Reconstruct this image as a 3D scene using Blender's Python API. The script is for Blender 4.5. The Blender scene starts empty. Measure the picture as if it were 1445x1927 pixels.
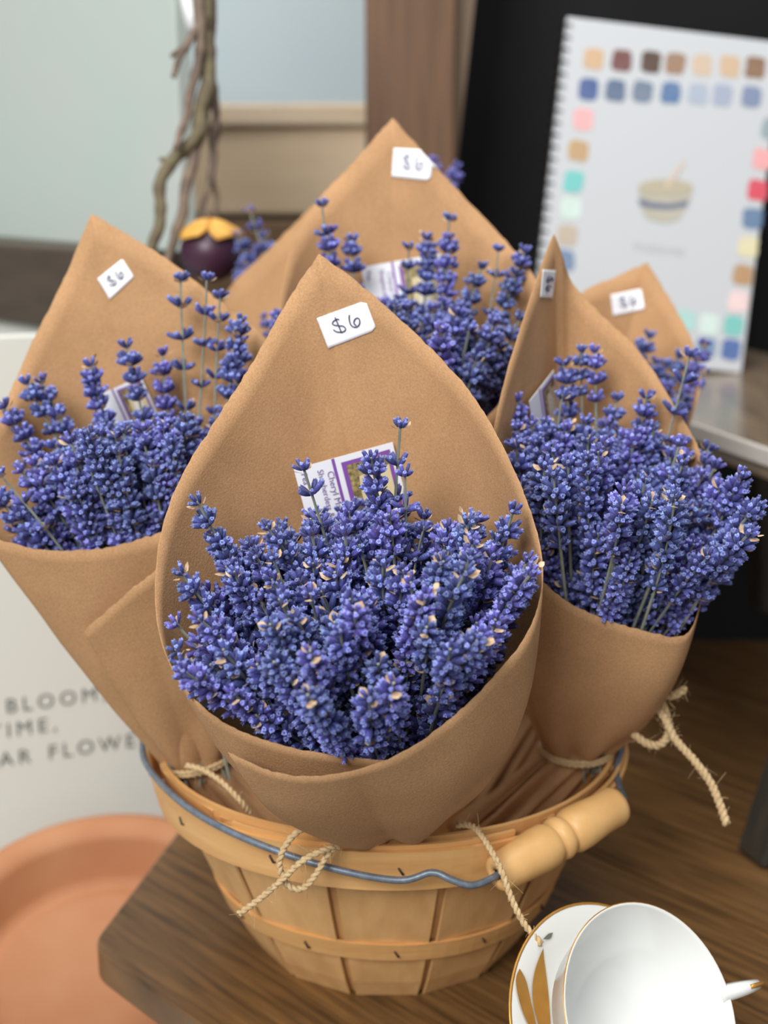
import bpy, bmesh, math, random
from mathutils import Vector, Matrix, Quaternion, noise
from mathutils.bvhtree import BVHTree
random.seed(7)
SC = bpy.context.scene
COL = SC.collection
V = Vector

# ---------------------------------------------------------------- camera
FPX = 2600.0; PITCH = math.radians(14.5); CAM = V((0.0, -0.807, 0.484)); CX, CY = 728.0, 963.5
FW = V((0, math.cos(PITCH), -math.sin(PITCH))); UP = V((0, math.sin(PITCH), math.cos(PITCH))); RT = V((1, 0, 0))
cd = bpy.data.cameras.new('camera'); cam = bpy.data.objects.new('camera', cd); COL.objects.link(cam)
cam.location = CAM; cam.rotation_euler = (math.pi / 2 - PITCH, 0, 0)
cd.sensor_fit = 'VERTICAL'; cd.sensor_height = 36; cd.sensor_width = 27; cd.lens = FPX / 1927 * 36
cd.shift_x = (722.5 - CX) / 1927
cd.clip_start = 0.02; cd.clip_end = 50
cd.dof.use_dof = True; cd.dof.focus_distance = 0.675; cd.dof.aperture_fstop = 5.0
SC.camera = cam
# ---------------------------------------------------------------- world, lights, exposure
w = bpy.data.worlds.new('world'); SC.world = w; w.use_nodes = True
bg = w.node_tree.nodes['Background']; bg.inputs[0].default_value = (0.93, 0.96, 1.0, 1); bg.inputs[1].default_value = 0.38
def area(name, loc, target, size, power, col=(1, 1, 1)):
    l = bpy.data.lights.new(name, 'AREA'); l.shape = 'RECTANGLE'; l.size, l.size_y = size; l.energy = power; l.color = col
    o = bpy.data.objects.new(name, l); COL.objects.link(o); o.location = loc
    o.rotation_euler = (V(target) - V(loc)).to_track_quat('-Z', 'Y').to_euler(); return o
area('shop_window_light', (-0.9, -2.1, 1.85), (0, 0.1, 0.2), (1.2, 1.2), 77, (1.0, 0.985, 0.96))
area('overhead_fill', (0.1, -0.1, 2.3), (0.0, 0.25, 0.2), (1.2, 1.2), 32, (1.0, 0.97, 0.93))  # added overhead fill that brightens the chest; no ceiling lamp in view
vs = SC.view_settings; vs.view_transform = 'Standard'; vs.look = 'None'; vs.gamma = 1; vs.use_curve_mapping = False; vs.exposure = 0.0

# ---------------------------------------------------------------- helpers
def ray(x, y): return FW + RT * ((x - CX) / FPX) + UP * ((CY - y) / FPX)
def PD(x, y, d): return CAM + ray(x, y) * d                      # a point seen at x, y, that far along the view axis
def PZ(x, y, z): r = ray(x, y); return CAM + r * ((z - CAM.z) / r.z)
def PY(x, y, yy): r = ray(x, y); return CAM + r * ((yy - CAM.y) / r.y)
def depth(p): return (p - CAM).dot(FW)
def lin(c): return tuple((v / 255 / 12.92 if v / 255 < 0.04045 else ((v / 255 + 0.055) / 1.055) ** 2.4) for v in c) + (1,)

def mat(name, c, rough=0.6, metal=0, c2=None, scale=40, stretch=(1, 1, 1), detail=4, bump=0, bscale=None, spec=0.5, sheen=0, coat=0, lo=0.3, hi=0.7, rot=0, trans=0):
    m = bpy.data.materials.new(name); m.use_nodes = True; nt = m.node_tree; b = nt.nodes['Principled BSDF']
    b.inputs['Base Color'].default_value = lin(c); b.inputs['Roughness'].default_value = rough; b.inputs['Metallic'].default_value = metal
    b.inputs['Specular IOR Level'].default_value = spec; b.inputs['Sheen Weight'].default_value = sheen; b.inputs['Coat Weight'].default_value = coat
    if trans: b.inputs['Transmission Weight'].default_value = trans
    if c2 or bump:
        tc = nt.nodes.new('ShaderNodeTexCoord'); mp = nt.nodes.new('ShaderNodeMapping'); mp.inputs['Scale'].default_value = stretch
        if rot: mp.vector_type = 'TEXTURE'; mp.inputs['Rotation'].default_value = (0, 0, rot); mp.inputs['Scale'].default_value = [1 / v for v in stretch]
        geo = nt.nodes.new('ShaderNodeNewGeometry'); nt.links.new(geo.outputs['Position'], mp.inputs['Vector'])
    if c2:
        n = nt.nodes.new('ShaderNodeTexNoise'); n.inputs['Scale'].default_value = scale; n.inputs['Detail'].default_value = detail
        nt.links.new(mp.outputs[0], n.inputs['Vector'])
        r = nt.nodes.new('ShaderNodeValToRGB'); r.color_ramp.elements[0].position = lo; r.color_ramp.elements[1].position = hi
        r.color_ramp.elements[0].color = lin(c); r.color_ramp.elements[1].color = lin(c2)
        nt.links.new(n.outputs['Fac'], r.inputs['Fac']); nt.links.new(r.outputs['Color'], b.inputs['Base Color'])
    if bump:
        n2 = nt.nodes.new('ShaderNodeTexNoise'); n2.inputs['Scale'].default_value = bscale or scale * 4; n2.inputs['Detail'].default_value = 5
        nt.links.new(mp.outputs[0], n2.inputs['Vector'])
        bp = nt.nodes.new('ShaderNodeBump'); bp.inputs['Strength'].default_value = bump; bp.inputs['Distance'].default_value = 0.001
        nt.links.new(n2.outputs['Fac'], bp.inputs['Height']); nt.links.new(bp.outputs[0], b.inputs['Normal'])
    return m

W = {}                                                            # world translation of every object that is not turned
def mk(name, verts, faces, m=None, parent=None, smooth=True, mats=None, fm=None, origin=None, **tags):
    verts = [V(v) for v in verts]
    if origin is None:
        lo = V([min(v[i] for v in verts) for i in range(3)]); hi = V([max(v[i] for v in verts) for i in range(3)]); origin = (lo + hi) / 2
        if parent is None: origin.z = lo.z
    me = bpy.data.meshes.new(name); me.from_pydata([tuple(v - origin) for v in verts], [], faces); me.update()
    for mm in (mats or ([m] if m else [])): me.materials.append(mm)
    if fm: me.polygons.foreach_set('material_index', fm)
    me.polygons.foreach_set('use_smooth', [smooth] * len(me.polygons))
    o = bpy.data.objects.new(name, me); COL.objects.link(o); W[o] = V(origin)
    if parent: o.parent = parent; o.location = V(origin) - W[parent]
    else: o.location = origin
    for k, v in tags.items(): o[k] = v
    return o
def empty(name, loc, **tags):
    o = bpy.data.objects.new(name, None); COL.objects.link(o); o.location = loc; W[o] = V(loc); o.empty_display_size = 0.02
    for k, v in tags.items(): o[k] = v
    return o
def cat_rom(pts, n=8, closed=False):
    pts = [V(p) for p in pts]; out = []; N = len(pts)
    for i in range(N if closed else N - 1):
        g = lambda k: pts[k % N] if closed else pts[max(0, min(N - 1, k))]
        p0, p1, p2, p3 = g(i - 1), g(i), g(i + 1), g(i + 2)
        for j in range(n):
            t = j / n
            out.append(0.5 * ((2 * p1) + (p2 - p0) * t + (2 * p0 - 5 * p1 + 4 * p2 - p3) * t * t + (3 * p1 - p0 - 3 * p2 + p3) * t ** 3))
    if not closed: out.append(pts[-1])
    return out
def frames(path):
    N = len(path); ts = [(path[min(i + 1, N - 1)] - path[max(i - 1, 0)]).normalized() for i in range(N)]
    a = V((0, 0, 1)) if abs(ts[0].z) < 0.9 else V((1, 0, 0)); n = ts[0].cross(a).normalized(); fr = []
    for i in range(N):
        if i:
            ax = ts[i - 1].cross(ts[i])
            if ax.length > 1e-7: n = Quaternion(ax.normalized(), ts[i - 1].angle(ts[i])) @ n
        fr.append((ts[i], n.copy(), ts[i].cross(n)))
    return fr
def tube(path, r, seg=8, cap=True):
    path = [V(p) for p in path]; fr = frames(path); vs_, fs = [], []
    for i, p in enumerate(path):
        rr = r[i] if isinstance(r, (list, tuple)) else r
        for k in range(seg):
            a = 2 * math.pi * k / seg; vs_.append(p + (fr[i][1] * math.cos(a) + fr[i][2] * math.sin(a)) * rr)
    for i in range(len(path) - 1):
        for k in range(seg):
            a, b = i * seg + k, i * seg + (k + 1) % seg; fs.append((a, b, b + seg, a + seg))
    if cap: fs.append(tuple(range(seg))[::-1]); fs.append(tuple((len(path) - 1) * seg + k for k in range(seg)))
    return vs_, fs
def merge(parts):
    vs_, fs = [], []
    for v, f in parts:
        o = len(vs_); vs_ += list(v); fs += [tuple(i + o for i in q) for q in f]
    return vs_, fs
def lathe(prof, seg=48, M=None, close=False):
    """prof: list of (radius, height) outer then inner; revolved about z"""
    vs_, fs = [], []; n = len(prof)
    for r, z in prof:
        for k in range(seg):
            a = 2 * math.pi * k / seg; p = V((r * math.cos(a), r * math.sin(a), z)); vs_.append(M @ p if M else p)
    for i in range(n - 1 + (1 if close else 0)):
        for k in range(seg):
            a, b = i * seg + k, i * seg + (k + 1) % seg; c = ((i + 1) % n) * seg
            fs.append((a, b, c + (k + 1) % seg, c + k))
    return vs_, fs
def box(lo, hi, M=None, bev=0.0):
    bm = bmesh.new(); bmesh.ops.create_cube(bm, size=1)
    lo, hi = V(lo), V(hi)
    for v in bm.verts: v.co = V([(lo[i] + hi[i]) / 2 + v.co[i] * (hi[i] - lo[i]) for i in range(3)])
    if bev: bmesh.ops.bevel(bm, geom=bm.edges[:], offset=bev, segments=2, profile=0.5, affect='EDGES')
    return bmout(bm, M)
def bmout(bm, M=None):
    bm.verts.ensure_lookup_table(); bm.verts.index_update()
    vs_ = [(M @ v.co) if M else v.co.copy() for v in bm.verts]; fs = [tuple(v.index for v in f.verts) for f in bm.faces]; bm.free(); return vs_, fs
def prism(poly, z0, z1, bev=0.0, M=None):
    bm = bmesh.new(); a = [bm.verts.new((p[0], p[1], z0)) for p in poly]; b = [bm.verts.new((p[0], p[1], z1)) for p in poly]; n = len(poly)
    bm.faces.new(a[::-1]); bm.faces.new(b)
    for i in range(n): bm.faces.new((a[i], a[(i + 1) % n], b[(i + 1) % n], b[i]))
    bmesh.ops.recalc_face_normals(bm, faces=bm.faces[:])
    if bev: bmesh.ops.bevel(bm, geom=[e for e in bm.edges], offset=bev, segments=2, profile=0.5, affect='EDGES', clamp_overlap=True)
    return bmout(bm, M)
def basis(ex, ey, ez, o): return Matrix(((ex.x, ey.x, ez.x, o.x), (ex.y, ey.y, ez.y, o.y), (ex.z, ey.z, ez.z, o.z), (0, 0, 0, 1)))
def text_mesh(s, size, M, space=1.0, ext=0.0):
    cu = bpy.data.curves.new('lettering', 'FONT'); cu.body = s; cu.size = size; cu.extrude = ext; cu.space_character = space; cu.resolution_u = 3
    o = bpy.data.objects.new('lettering_source', cu); COL.objects.link(o)
    dg = bpy.context.evaluated_depsgraph_get(); me = bpy.data.meshes.new_from_object(o.evaluated_get(dg))
    r = [M @ v.co for v in me.vertices], [tuple(p.vertices) for p in me.polygons]
    bpy.data.objects.remove(o); bpy.data.curves.remove(cu); bpy.data.meshes.remove(me); return r
def clip(poly, n, d, keep_less=True):
    out = []; N = len(poly)
    for i in range(N):
        a, b = poly[i], poly[(i + 1) % N]; da = a[0] * n[0] + a[1] * n[1] - d; db = b[0] * n[0] + b[1] * n[1] - d
        if not keep_less: da, db = -da, -db
        if da <= 0: out.append(a)
        if da * db < 0: t = da / (da - db); out.append((a[0] + (b[0] - a[0]) * t, a[1] + (b[1] - a[1]) * t))
    return out
def rnd(a, b): return random.uniform(a, b)

# ---------------------------------------------------------------- materials
GR = math.radians(46)
def kraft_mat():
    m = mat('kraft_paper', (168, 128, 89), 0.82, spec=0.25, c2=(190, 150, 110), scale=1100, detail=6, bump=0.25, bscale=900)
    nt = m.node_tree; b = nt.nodes['Principled BSDF']
    ramp = [n for n in nt.nodes if n.type == 'VALTORGB'][0]
    geo = [n for n in nt.nodes if n.type == 'NEW_GEOMETRY'][0]
    big = nt.nodes.new('ShaderNodeTexNoise'); big.inputs['Scale'].default_value = 26; big.inputs['Detail'].default_value = 5
    nt.links.new(geo.outputs['Position'], big.inputs['Vector'])
    mr = nt.nodes.new('ShaderNodeMapRange'); mr.inputs['From Min'].default_value = 0.3; mr.inputs['From Max'].default_value = 0.7
    mr.inputs['To Min'].default_value = 0.90; mr.inputs['To Max'].default_value = 1.08
    nt.links.new(big.outputs['Fac'], mr.inputs['Value'])
    mx = nt.nodes.new('ShaderNodeMix'); mx.data_type = 'RGBA'; mx.blend_type = 'MULTIPLY'; mx.inputs['Factor'].default_value = 1
    cb = nt.nodes.new('ShaderNodeCombineColor')
    for i in range(3): nt.links.new(mr.outputs[0], cb.inputs[i])
    nt.links.new(ramp.outputs['Color'], mx.inputs['A']); nt.links.new(cb.outputs[0], mx.inputs['B']); nt.links.new(mx.outputs['Result'], b.inputs['Base Color'])
    return m
M = {}
M['kraft'] = kraft_mat()
def lav_mat():
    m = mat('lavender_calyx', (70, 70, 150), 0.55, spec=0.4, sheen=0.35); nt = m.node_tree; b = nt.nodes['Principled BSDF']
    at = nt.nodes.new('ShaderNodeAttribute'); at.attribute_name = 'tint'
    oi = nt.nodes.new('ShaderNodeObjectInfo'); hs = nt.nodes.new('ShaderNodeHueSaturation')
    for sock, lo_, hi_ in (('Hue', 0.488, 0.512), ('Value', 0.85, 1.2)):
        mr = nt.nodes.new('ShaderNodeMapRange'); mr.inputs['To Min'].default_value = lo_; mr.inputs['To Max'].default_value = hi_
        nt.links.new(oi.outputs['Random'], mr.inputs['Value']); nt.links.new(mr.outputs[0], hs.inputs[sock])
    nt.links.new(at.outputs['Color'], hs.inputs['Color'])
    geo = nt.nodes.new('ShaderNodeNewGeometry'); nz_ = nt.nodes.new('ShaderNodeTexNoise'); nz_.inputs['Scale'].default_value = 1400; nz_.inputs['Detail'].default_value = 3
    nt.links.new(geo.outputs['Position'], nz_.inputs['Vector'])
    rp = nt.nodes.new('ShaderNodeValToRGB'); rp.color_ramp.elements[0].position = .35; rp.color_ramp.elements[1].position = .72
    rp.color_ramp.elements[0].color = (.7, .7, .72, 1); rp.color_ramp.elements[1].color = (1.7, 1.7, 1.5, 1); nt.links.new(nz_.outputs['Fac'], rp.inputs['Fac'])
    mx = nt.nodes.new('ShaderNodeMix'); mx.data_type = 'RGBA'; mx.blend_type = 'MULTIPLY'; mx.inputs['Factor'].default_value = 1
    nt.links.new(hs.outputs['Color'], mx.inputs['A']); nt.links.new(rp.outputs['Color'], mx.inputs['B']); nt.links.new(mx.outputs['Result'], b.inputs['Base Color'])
    bp = nt.nodes.new('ShaderNodeBump'); bp.inputs['Strength'].default_value = .5; bp.inputs['Distance'].default_value = .0006
    nt.links.new(nz_.outputs['Fac'], bp.inputs['Height']); nt.links.new(bp.outputs[0], b.inputs['Normal'])
    b.inputs['Sheen Tint'].default_value = (0.6, 0.65, 1, 1); b.inputs['Sheen Roughness'].default_value = 0.4
    return m
M['lav'] = lav_mat()
M['bract'] = mat('dry_bract', (232, 208, 176), 0.8, c2=(188, 150, 112), scale=300)
M['stem'] = mat('lavender_stem', (118, 126, 112), 0.7, c2=(146, 150, 138), scale=200)
M['twine'] = mat('jute_twine', (190, 160, 116), 0.9, c2=(216, 192, 152), scale=600, spec=0.1)
M['white'] = mat('sticker_white', (238, 240, 246), 0.45)
M['ink'] = mat('pen_ink', (38, 38, 84), 0.5)
M['purple'] = mat('purple_print', (132, 82, 168), 0.5)
M['ptext'] = mat('purple_lettering', (126, 104, 158), 0.6)
M['straw'] = mat('straw_print', (190, 170, 112), 0.5, c2=(70, 62, 36), scale=420, detail=6)
M['fleece'] = mat('fleece_print', (236, 230, 214), 0.5)
M['cream'] = mat('cream_print', (222, 208, 166), 0.5)
M['pink'] = mat('pink_print', (196, 138, 128), 0.5)
M['blackprint'] = mat('black_print', (24, 22, 22), 0.5)
M['stave'] = mat('basket_splint', (224, 178, 120), 0.55, c2=(208, 160, 104), scale=30, stretch=(3, 3, 0.4), bump=0.15, bscale=120)
M['stave2'] = mat('basket_splint_inner', (220, 170, 110), 0.6, c2=(204, 152, 94), scale=30, stretch=(3, 3, 0.4), bump=0.15, bscale=120)
M['hoop'] = mat('basket_hoop', (226, 178, 116), 0.5, c2=(210, 158, 98), scale=26, stretch=(0.6, 0.6, 5), bump=0.15, bscale=90)
M['grip'] = mat('turned_wood', (226, 180, 118), 0.42, c2=(214, 166, 104), scale=60, bump=0.1, bscale=300)
M['wire'] = mat('galvanised_wire', (124, 134, 146), 0.42, metal=0.3, c2=(98, 108, 120), scale=300)
M['nail'] = mat('rusty_staple', (74, 62, 58), 0.5, metal=0.6)
M['table'] = mat('table_walnut', (126, 92, 54), 0.36, c2=(72, 50, 28), scale=20, stretch=(9, 0.6, 1), rot=math.radians(44), detail=6, bump=0.06, bscale=60)
M['stool'] = mat('stool_wood', (136, 118, 98), 0.22, c2=(108, 94, 78), scale=16, stretch=(5, 0.7, 1), bump=0.05)
M['leg'] = mat('stool_leg_wood', (60, 54, 44), 0.45, c2=(44, 40, 34), scale=20, stretch=(4, 4, 0.5))
M['black'] = mat('black_paint', (15, 15, 17), 0.6, spec=0.2, c2=(20, 20, 22), scale=6)
M['post'] = mat('post_wood', (112, 81, 55), 0.55, c2=(90, 63, 42), scale=16, stretch=(6, 6, 0.5), detail=5)
M['post2'] = mat('pale_edge_wood', (138, 118, 98), 0.6, c2=(120, 100, 82), scale=16, stretch=(6, 6, 0.5))
M['oak'] = mat('pale_oak', (238, 214, 182), 0.5, c2=(230, 204, 170), scale=10, stretch=(0.6, 1, 5))
M['oak_edge'] = mat('oak_rail', (236, 216, 190), 0.5, c2=(206, 182, 150), scale=10, stretch=(0.6, 1, 5))
M['brown'] = mat('brown_drawer', (150, 122, 94), 0.55, c2=(134, 106, 80), scale=12, stretch=(0.6, 1, 5))
M['bench'] = mat('bench_wood', (84, 70, 56), 0.5, c2=(70, 57, 46), scale=12, stretch=(1, 1, 6))
M['green'] = mat('pale_green_paint', (186, 200, 192), 0.6, c2=(193, 199, 194), scale=8, bump=0.1, bscale=60)
M['blue'] = mat('pale_blue_paint', (182, 198, 204), 0.6, c2=(190, 202, 206), scale=4)
M['signw'] = mat('white_board', (216, 216, 208), 0.7)
M['signt'] = mat('grey_lettering', (92, 98, 94), 0.7)
M['floor'] = mat('grey_floor', (150, 148, 144), 0.6, c2=(138, 136, 132), scale=6)
M['platform'] = mat('platform_paint', (186, 188, 184), 0.6, c2=(178, 180, 176), scale=8)
M['terra'] = mat('terracotta', (182, 130, 92), 0.7, c2=(172, 115, 77), scale=14, bump=0.1, bscale=200)
M['cup'] = mat('white_porcelain', (226, 228, 225), 0.14, coat=0.2)
M['gold'] = mat('gold_gilding', (206, 156, 76), 0.34, metal=0.45, c2=(184, 130, 54), scale=60)
M['greyleaf'] = mat('grey_gilding', (128, 132, 118), 0.35, metal=0.4)
M['cover'] = mat('book_cover', (196, 200, 204), 0.45)
M['coil'] = mat('coil_wire', (52, 42, 36), 0.4, metal=0.5)
M['bark'] = mat('lichen_bark', (120, 112, 84), 0.85, c2=(96, 82, 66), scale=70, bump=0.5, bscale=200)
M['bark2'] = mat('grey_bark', (134, 116, 100), 0.85, c2=(98, 84, 74), scale=90, bump=0.5, bscale=200)
M['fruit'] = mat('purple_rind', (74, 42, 62), 0.4, c2=(58, 32, 50), scale=30)
M['cap'] = mat('yellow_calyx', (222, 172, 84), 0.6, c2=(204, 148, 62), scale=60)
M['glare'] = mat('white_glare', (246, 248, 248), 0.4)

# ================================================================ SETTING
mk('floor', *box((-3, -3, -0.80), (3, 3, -0.76)), M['floor'], smooth=False, kind='structure')
mk('wall_back', *box((-2.0, 1.20, -0.76), (2.0, 1.24, 2.0)), M['blue'], smooth=False, kind='structure')

# ---- wooden table whose corner points left
A = V((-0.187, -0.03)); e2 = V((0.695, -0.719)); e1 = V((0.209, 0.978))
P1 = A + e2 * 0.46; P2 = A + e1 * 0.58
arc = []
rc = 0.016
for i in range(7):
    t = i / 6; a = A + e1 * rc; b = A + e2 * rc
    arc.append(tuple((1 - t) ** 2 * a + 2 * t * (1 - t) * A + t * t * b))
poly = arc + [tuple(P1), (0.95, P1.y), (0.95, P2.y), tuple(P2)]
tbl = empty('display_table', (0.2, 0.15, -0.76), label='dark walnut plank table with rounded corner under the basket', category='table')
nrm = (0.719, 0.695); d0 = -0.1545; pw = 0.1605
for k in range(8):
    q = clip(poly, nrm, d0 + pw * (k + 1) - 0.0006); q = clip(q, nrm, d0 + pw * k + (0.0006 if k else -0.05), False)
    if len(q) < 3: continue
    mk('plank', *prism(q, -0.022, 0.0, 0.0016), M['table'], tbl, smooth=False)
q = [tuple(V(p) * 0.75 + V((0.08, 0.05))) for p in poly]
mk('under_frame', *prism(q, -0.05, -0.0225), M['leg'], tbl, smooth=False)
for x, y in ((0.02, 0.1), (0.26, -0.18), (0.72, -0.18), (0.72, 0.42), (0.08, 0.42)):
    mk('leg', *box((x - 0.022, y - 0.022, -0.76), (x + 0.022, y + 0.022, -0.05)), M['leg'], tbl, smooth=False)

# ---- dark hutch with brown post
h = empty('display_hutch', (0.3, 0.72, -0.76), label='black-backed display hutch with an upright brown wooden post', category='cabinet')
mk('back_panel', *box((0.03, 0.80, -0.76), (1.6, 0.83, 1.6)), M['black'], h, smooth=False)
pl = PY(687, 100, 0.56); pr = PY(857, 100, 0.56)
mk('post', *box((pl.x, 0.56, -0.76), (pr.x, 0.62, 1.4), bev=0.002), M['post'], h, smooth=False)
a0, a1 = PY(900, -60, 0.60), PY(856, 340, 0.60)
s = (a0.x - a1.x) / (a0.z - a1.z)
def sl(z): return a1.x + s * (z - a1.z)
zz0, zz1 = a1.z - 0.25, a0.z + 0.3
mk('edge_board', [(pr.x - 0.05, 0.60, zz0), (sl(zz0), 0.60, zz0), (sl(zz1), 0.60, zz1), (pr.x - 0.05, 0.60, zz1), (pr.x - 0.05, 0.66, zz0), (sl(zz0), 0.66, zz0), (sl(zz1), 0.66, zz1), (pr.x - 0.05, 0.66, zz1)],
   [(0, 1, 2, 3), (7, 6, 5, 4), (0, 4, 5, 1), (1, 5, 6, 2), (2, 6, 7, 3), (3, 7, 4, 0)], M['post2'], h, smooth=False)

# ---- pale chest of drawers beside the post
ch = empty('drawer_chest', (-0.2, 0.72, -0.76), label='pale oak chest with a brown lower drawer beside the post', category='chest')
def zr(y, yy): return PY(700, y, yy).z
x0, x1 = -0.40, pl.x + 0.03
mk('body', *box((x0, 0.80, -0.76), (x1, 0.93, zr(200, 0.78))), M['brown'], ch, smooth=False)
mk('top_rail', *box((x0 - 0.005, 0.772, zr(238, 0.772)), (x1, 0.93, zr(194, 0.772)), bev=0.004), M['oak_edge'], ch, smooth=False)
mk('drawer_front', *box((x0, 0.782, zr(404, 0.782)), (x1, 0.80, zr(240, 0.782)), bev=0.003), M['oak'], ch, smooth=False)
mk('lower_drawer', *box((x0, 0.784, zr(600, 0.784)), (x1, 0.80, zr(414, 0.784)), bev=0.003), M['brown'], ch, smooth=False)

# ---- yawed bench with the pale green board standing on it
b0 = PZ(0, 458, 0.405); b1 = PZ(300, 484, 0.405); bd = (b1 - b0).normalized(); bn = V((-bd.y, bd.x, 0))
MB = basis(bd, bn, V((0, 0, 1)), b0)
bench = empty('dark_bench', b0 + bd * 0.05 + bn * 0.05 + V((0, 0, -0.405 - 0.76)), label='dark brown wooden bench behind the leftmost bouquet', category='bench')
LB = 0.16; LG = 0.0
mk('top_board', *box((-0.25, 0, -0.072), (LB, 0.10, 0.0), MB, bev=0.003), M['bench'], bench, smooth=False)
mk('white_apron', *box((-0.24, 0.012, -0.55), (LB - 0.02, 0.09, -0.072), MB), M['signw'], bench, smooth=False)
for x in (-0.22, LB - 0.05): mk('leg', *box((x, 0.02, -1.165), (x + 0.03, 0.08, -0.55), MB), M['bench'], bench, smooth=False)
for it in range(400):
    LG += 0.0006; pb = MB @ V((LG, 0.045, 0.1)) - CAM
    if CX + FPX * pb.dot(RT) / pb.dot(FW) > 336: break
mk('painted_board', *box((-0.25, 0.045, 0.0), (LG, 0.06, 0.31), MB, bev=0.002), M['green'], smooth=False, label='tall pale green painted board standing on the dark bench', category='board')

# ---- white lettered sign
plat = mk('low_platform', *box((-0.95, -0.12, -0.76), (-0.21, 0.33, -0.155), bev=0.004), M['platform'], smooth=False, label='low grey-white platform beneath the terracotta dish', category='platform')
th = math.radians(21); sx = V((math.cos(th), math.sin(th), 0)); sn = V((math.sin(th), -math.cos(th), 0))
so = PD(0, 1400, 1.1)
def on_sign(x, y): r = ray(x, y); return CAM + r * ((so - CAM).dot(sn) / r.dot(sn))
tl = on_sign(-150, 640); MS = basis(sx, V((0, 0, 1)), sn, so)
inv = MS.inverted()
ltop = inv @ on_sign(20, 632); rgt = (inv @ on_sign(332, 1380)).x
sg = empty('lettered_sign', V((so.x, so.y, -0.155)), label='white sign board with grey serif capitals behind the dish', category='sign')
mk('board', *box((-0.35, -0.155 - so.z, -0.012), (rgt, ltop.y, 0), MS, bev=0.0015), M['signw'], sg, smooth=False)
def sign_text(s_, x, y, hpx, space):
    p = inv @ on_sign(x, y); q_ = inv @ on_sign(x, y - hpx)
    mk('lettering', *text_mesh(s_, (q_.y - p.y) / 0.7, MS @ Matrix.Translation((p.x, p.y, 0.0006)), space), M['signt'], sg, smooth=False)
sign_text('BLOOM,', 10, 1342, 27, 1.38); sign_text('TIME,', -22, 1392, 27, 1.38); sign_text('AR', -2, 1443, 27, 1.35); sign_text('FLOWER', 90, 1429, 27, 1.35)

# ---- terracotta dish
dc = PD(186, 1775, 1.0); tilt = math.radians(17)
MD = Matrix.Translation(dc) @ Matrix.Rotation(tilt, 4, 'X')
R0 = 0.128
prof = [(0.0, -0.048), (R0 * 0.70, -0.048), (R0 * 0.74, -0.045), (R0 * 0.97, -0.006), (R0 * 1.0, -.001), (R0, 0.003), (R0 * 0.985, 0.006), (R0 * 0.93, 0.007), (R0 * 0.84, 0.003), (R0 * 0.815, -0.002), (R0 * 0.76, -0.030), (R0 * 0.72, -0.037), (R0 * 0.66, -0.0385), (R0 * 0.645, -0.037), (R0 * 0.63, -0.0385), (0.0, -0.0395)]
mk('terracotta_dish', *lathe(prof, 72, MD), M['terra'], label='round terracotta dish tilted below the table corner', category='dish')

# ---- stool on the table with the swatch book
sd = V((0.319, -0.948)); sr = V((0.948, 0.319)); FLc = V((0.321, 0.02)); BLc = FLc - sd * 0.61
sp = [tuple(FLc), tuple(FLc + sr * 0.28), tuple(BLc + sr * 0.28), tuple(BLc)]
st = empty('small_stool', V((0.37, 0.36, 0)), label='small dark wooden stool with splayed legs holding the swatch book', category='stool')
mk('stool_top', *prism(sp, 0.256, 0.28, 0.004), M['stool'], st, smooth=False)
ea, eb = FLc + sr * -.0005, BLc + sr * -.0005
mk('edge_highlight', *prism([tuple(ea - sr * .004), tuple(ea), tuple(eb), tuple(eb - sr * .004)], 0.268, 0.2815, 0.0015), mat('edge_highlight_tone', (200, 196, 190), 0.35), st, smooth=False)  # bright highlight along the rounded edge, built as a pale strip
def leg(b, t, w0=0.017, w1=0.022):
    b, t = V(b), V(t); vs_ = []
    for p, ww in ((b, w0), (t, w1)):
        for i, j in ((-1, -1), (1, -1), (1, 1), (-1, 1)): vs_.append((p.x + sr.x * i * ww + sd.x * j * ww, p.y + sr.y * i * ww + sd.y * j * ww, p.z))
    bm = bmesh.new(); q_ = [bm.verts.new(v) for v in vs_]
    for f in ((3, 2, 1, 0), (4, 5, 6, 7), (0, 1, 5, 4), (1, 2, 6, 5), (2, 3, 7, 6), (3, 0, 4, 7)): bm.faces.new([q_[i] for i in f])
    bmesh.ops.bevel(bm, geom=[e for e in bm.edges], offset=0.003, segments=1, affect='EDGES')
    mk('leg', *bmout(bm), M['leg'], st, smooth=False)
leg((0.272, 0.085, 0), (0.345, 0.10, 0.257)); leg((0.145, 0.60, 0), (0.20, 0.55, 0.257)); leg((0.56, 0.18, 0), (0.52, 0.20, 0.257)); leg((0.42, 0.64, 0), (0.38, 0.60, 0.257))

# ---- swatch book (spiral bound), standing turned on the stool
nb_br = PZ(1395, 703, 0.28); roll = math.radians(-6.6); lean = math.radians(10); yaw = math.radians(2)
Rn = Matrix.Rotation(yaw, 3, 'Z') @ Matrix.Rotation(-lean, 3, 'X') @ Matrix.Rotation(-roll, 3, 'Y')
nx, nz = Rn @ V((1, 0, 0)), Rn @ V((0, 0, 1)); ny = nx.cross(nz)                      # ny points to the camera... front
sc_ = depth(nb_br) / FPX
NW, NH = 405 * sc_, 612 * sc_
fr_ = ny if ny.dot(CAM - nb_br) > 0 else -ny
MN = basis(nx, nz, fr_, nb_br - nx * NW)                                               # u right, v up, w towards the viewer
bk = empty('swatch_book', nb_br, label='spiral-bound white book with rows of watercolour swatches on the stool', category='book')
mk('cover', *box((0, 0, -0.010), (NW, NH, 0.0), MN, bev=0.0012), M['cover'], bk, smooth=False)
def nbpx(x, y):                                                                      # photo point -> book u, v
    r = ray(x, y); p = CAM + r * ((nb_br - CAM).dot(fr_) / r.dot(fr_)); q_ = MN.inverted() @ p; return q_.x, q_.y
ring = None
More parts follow.
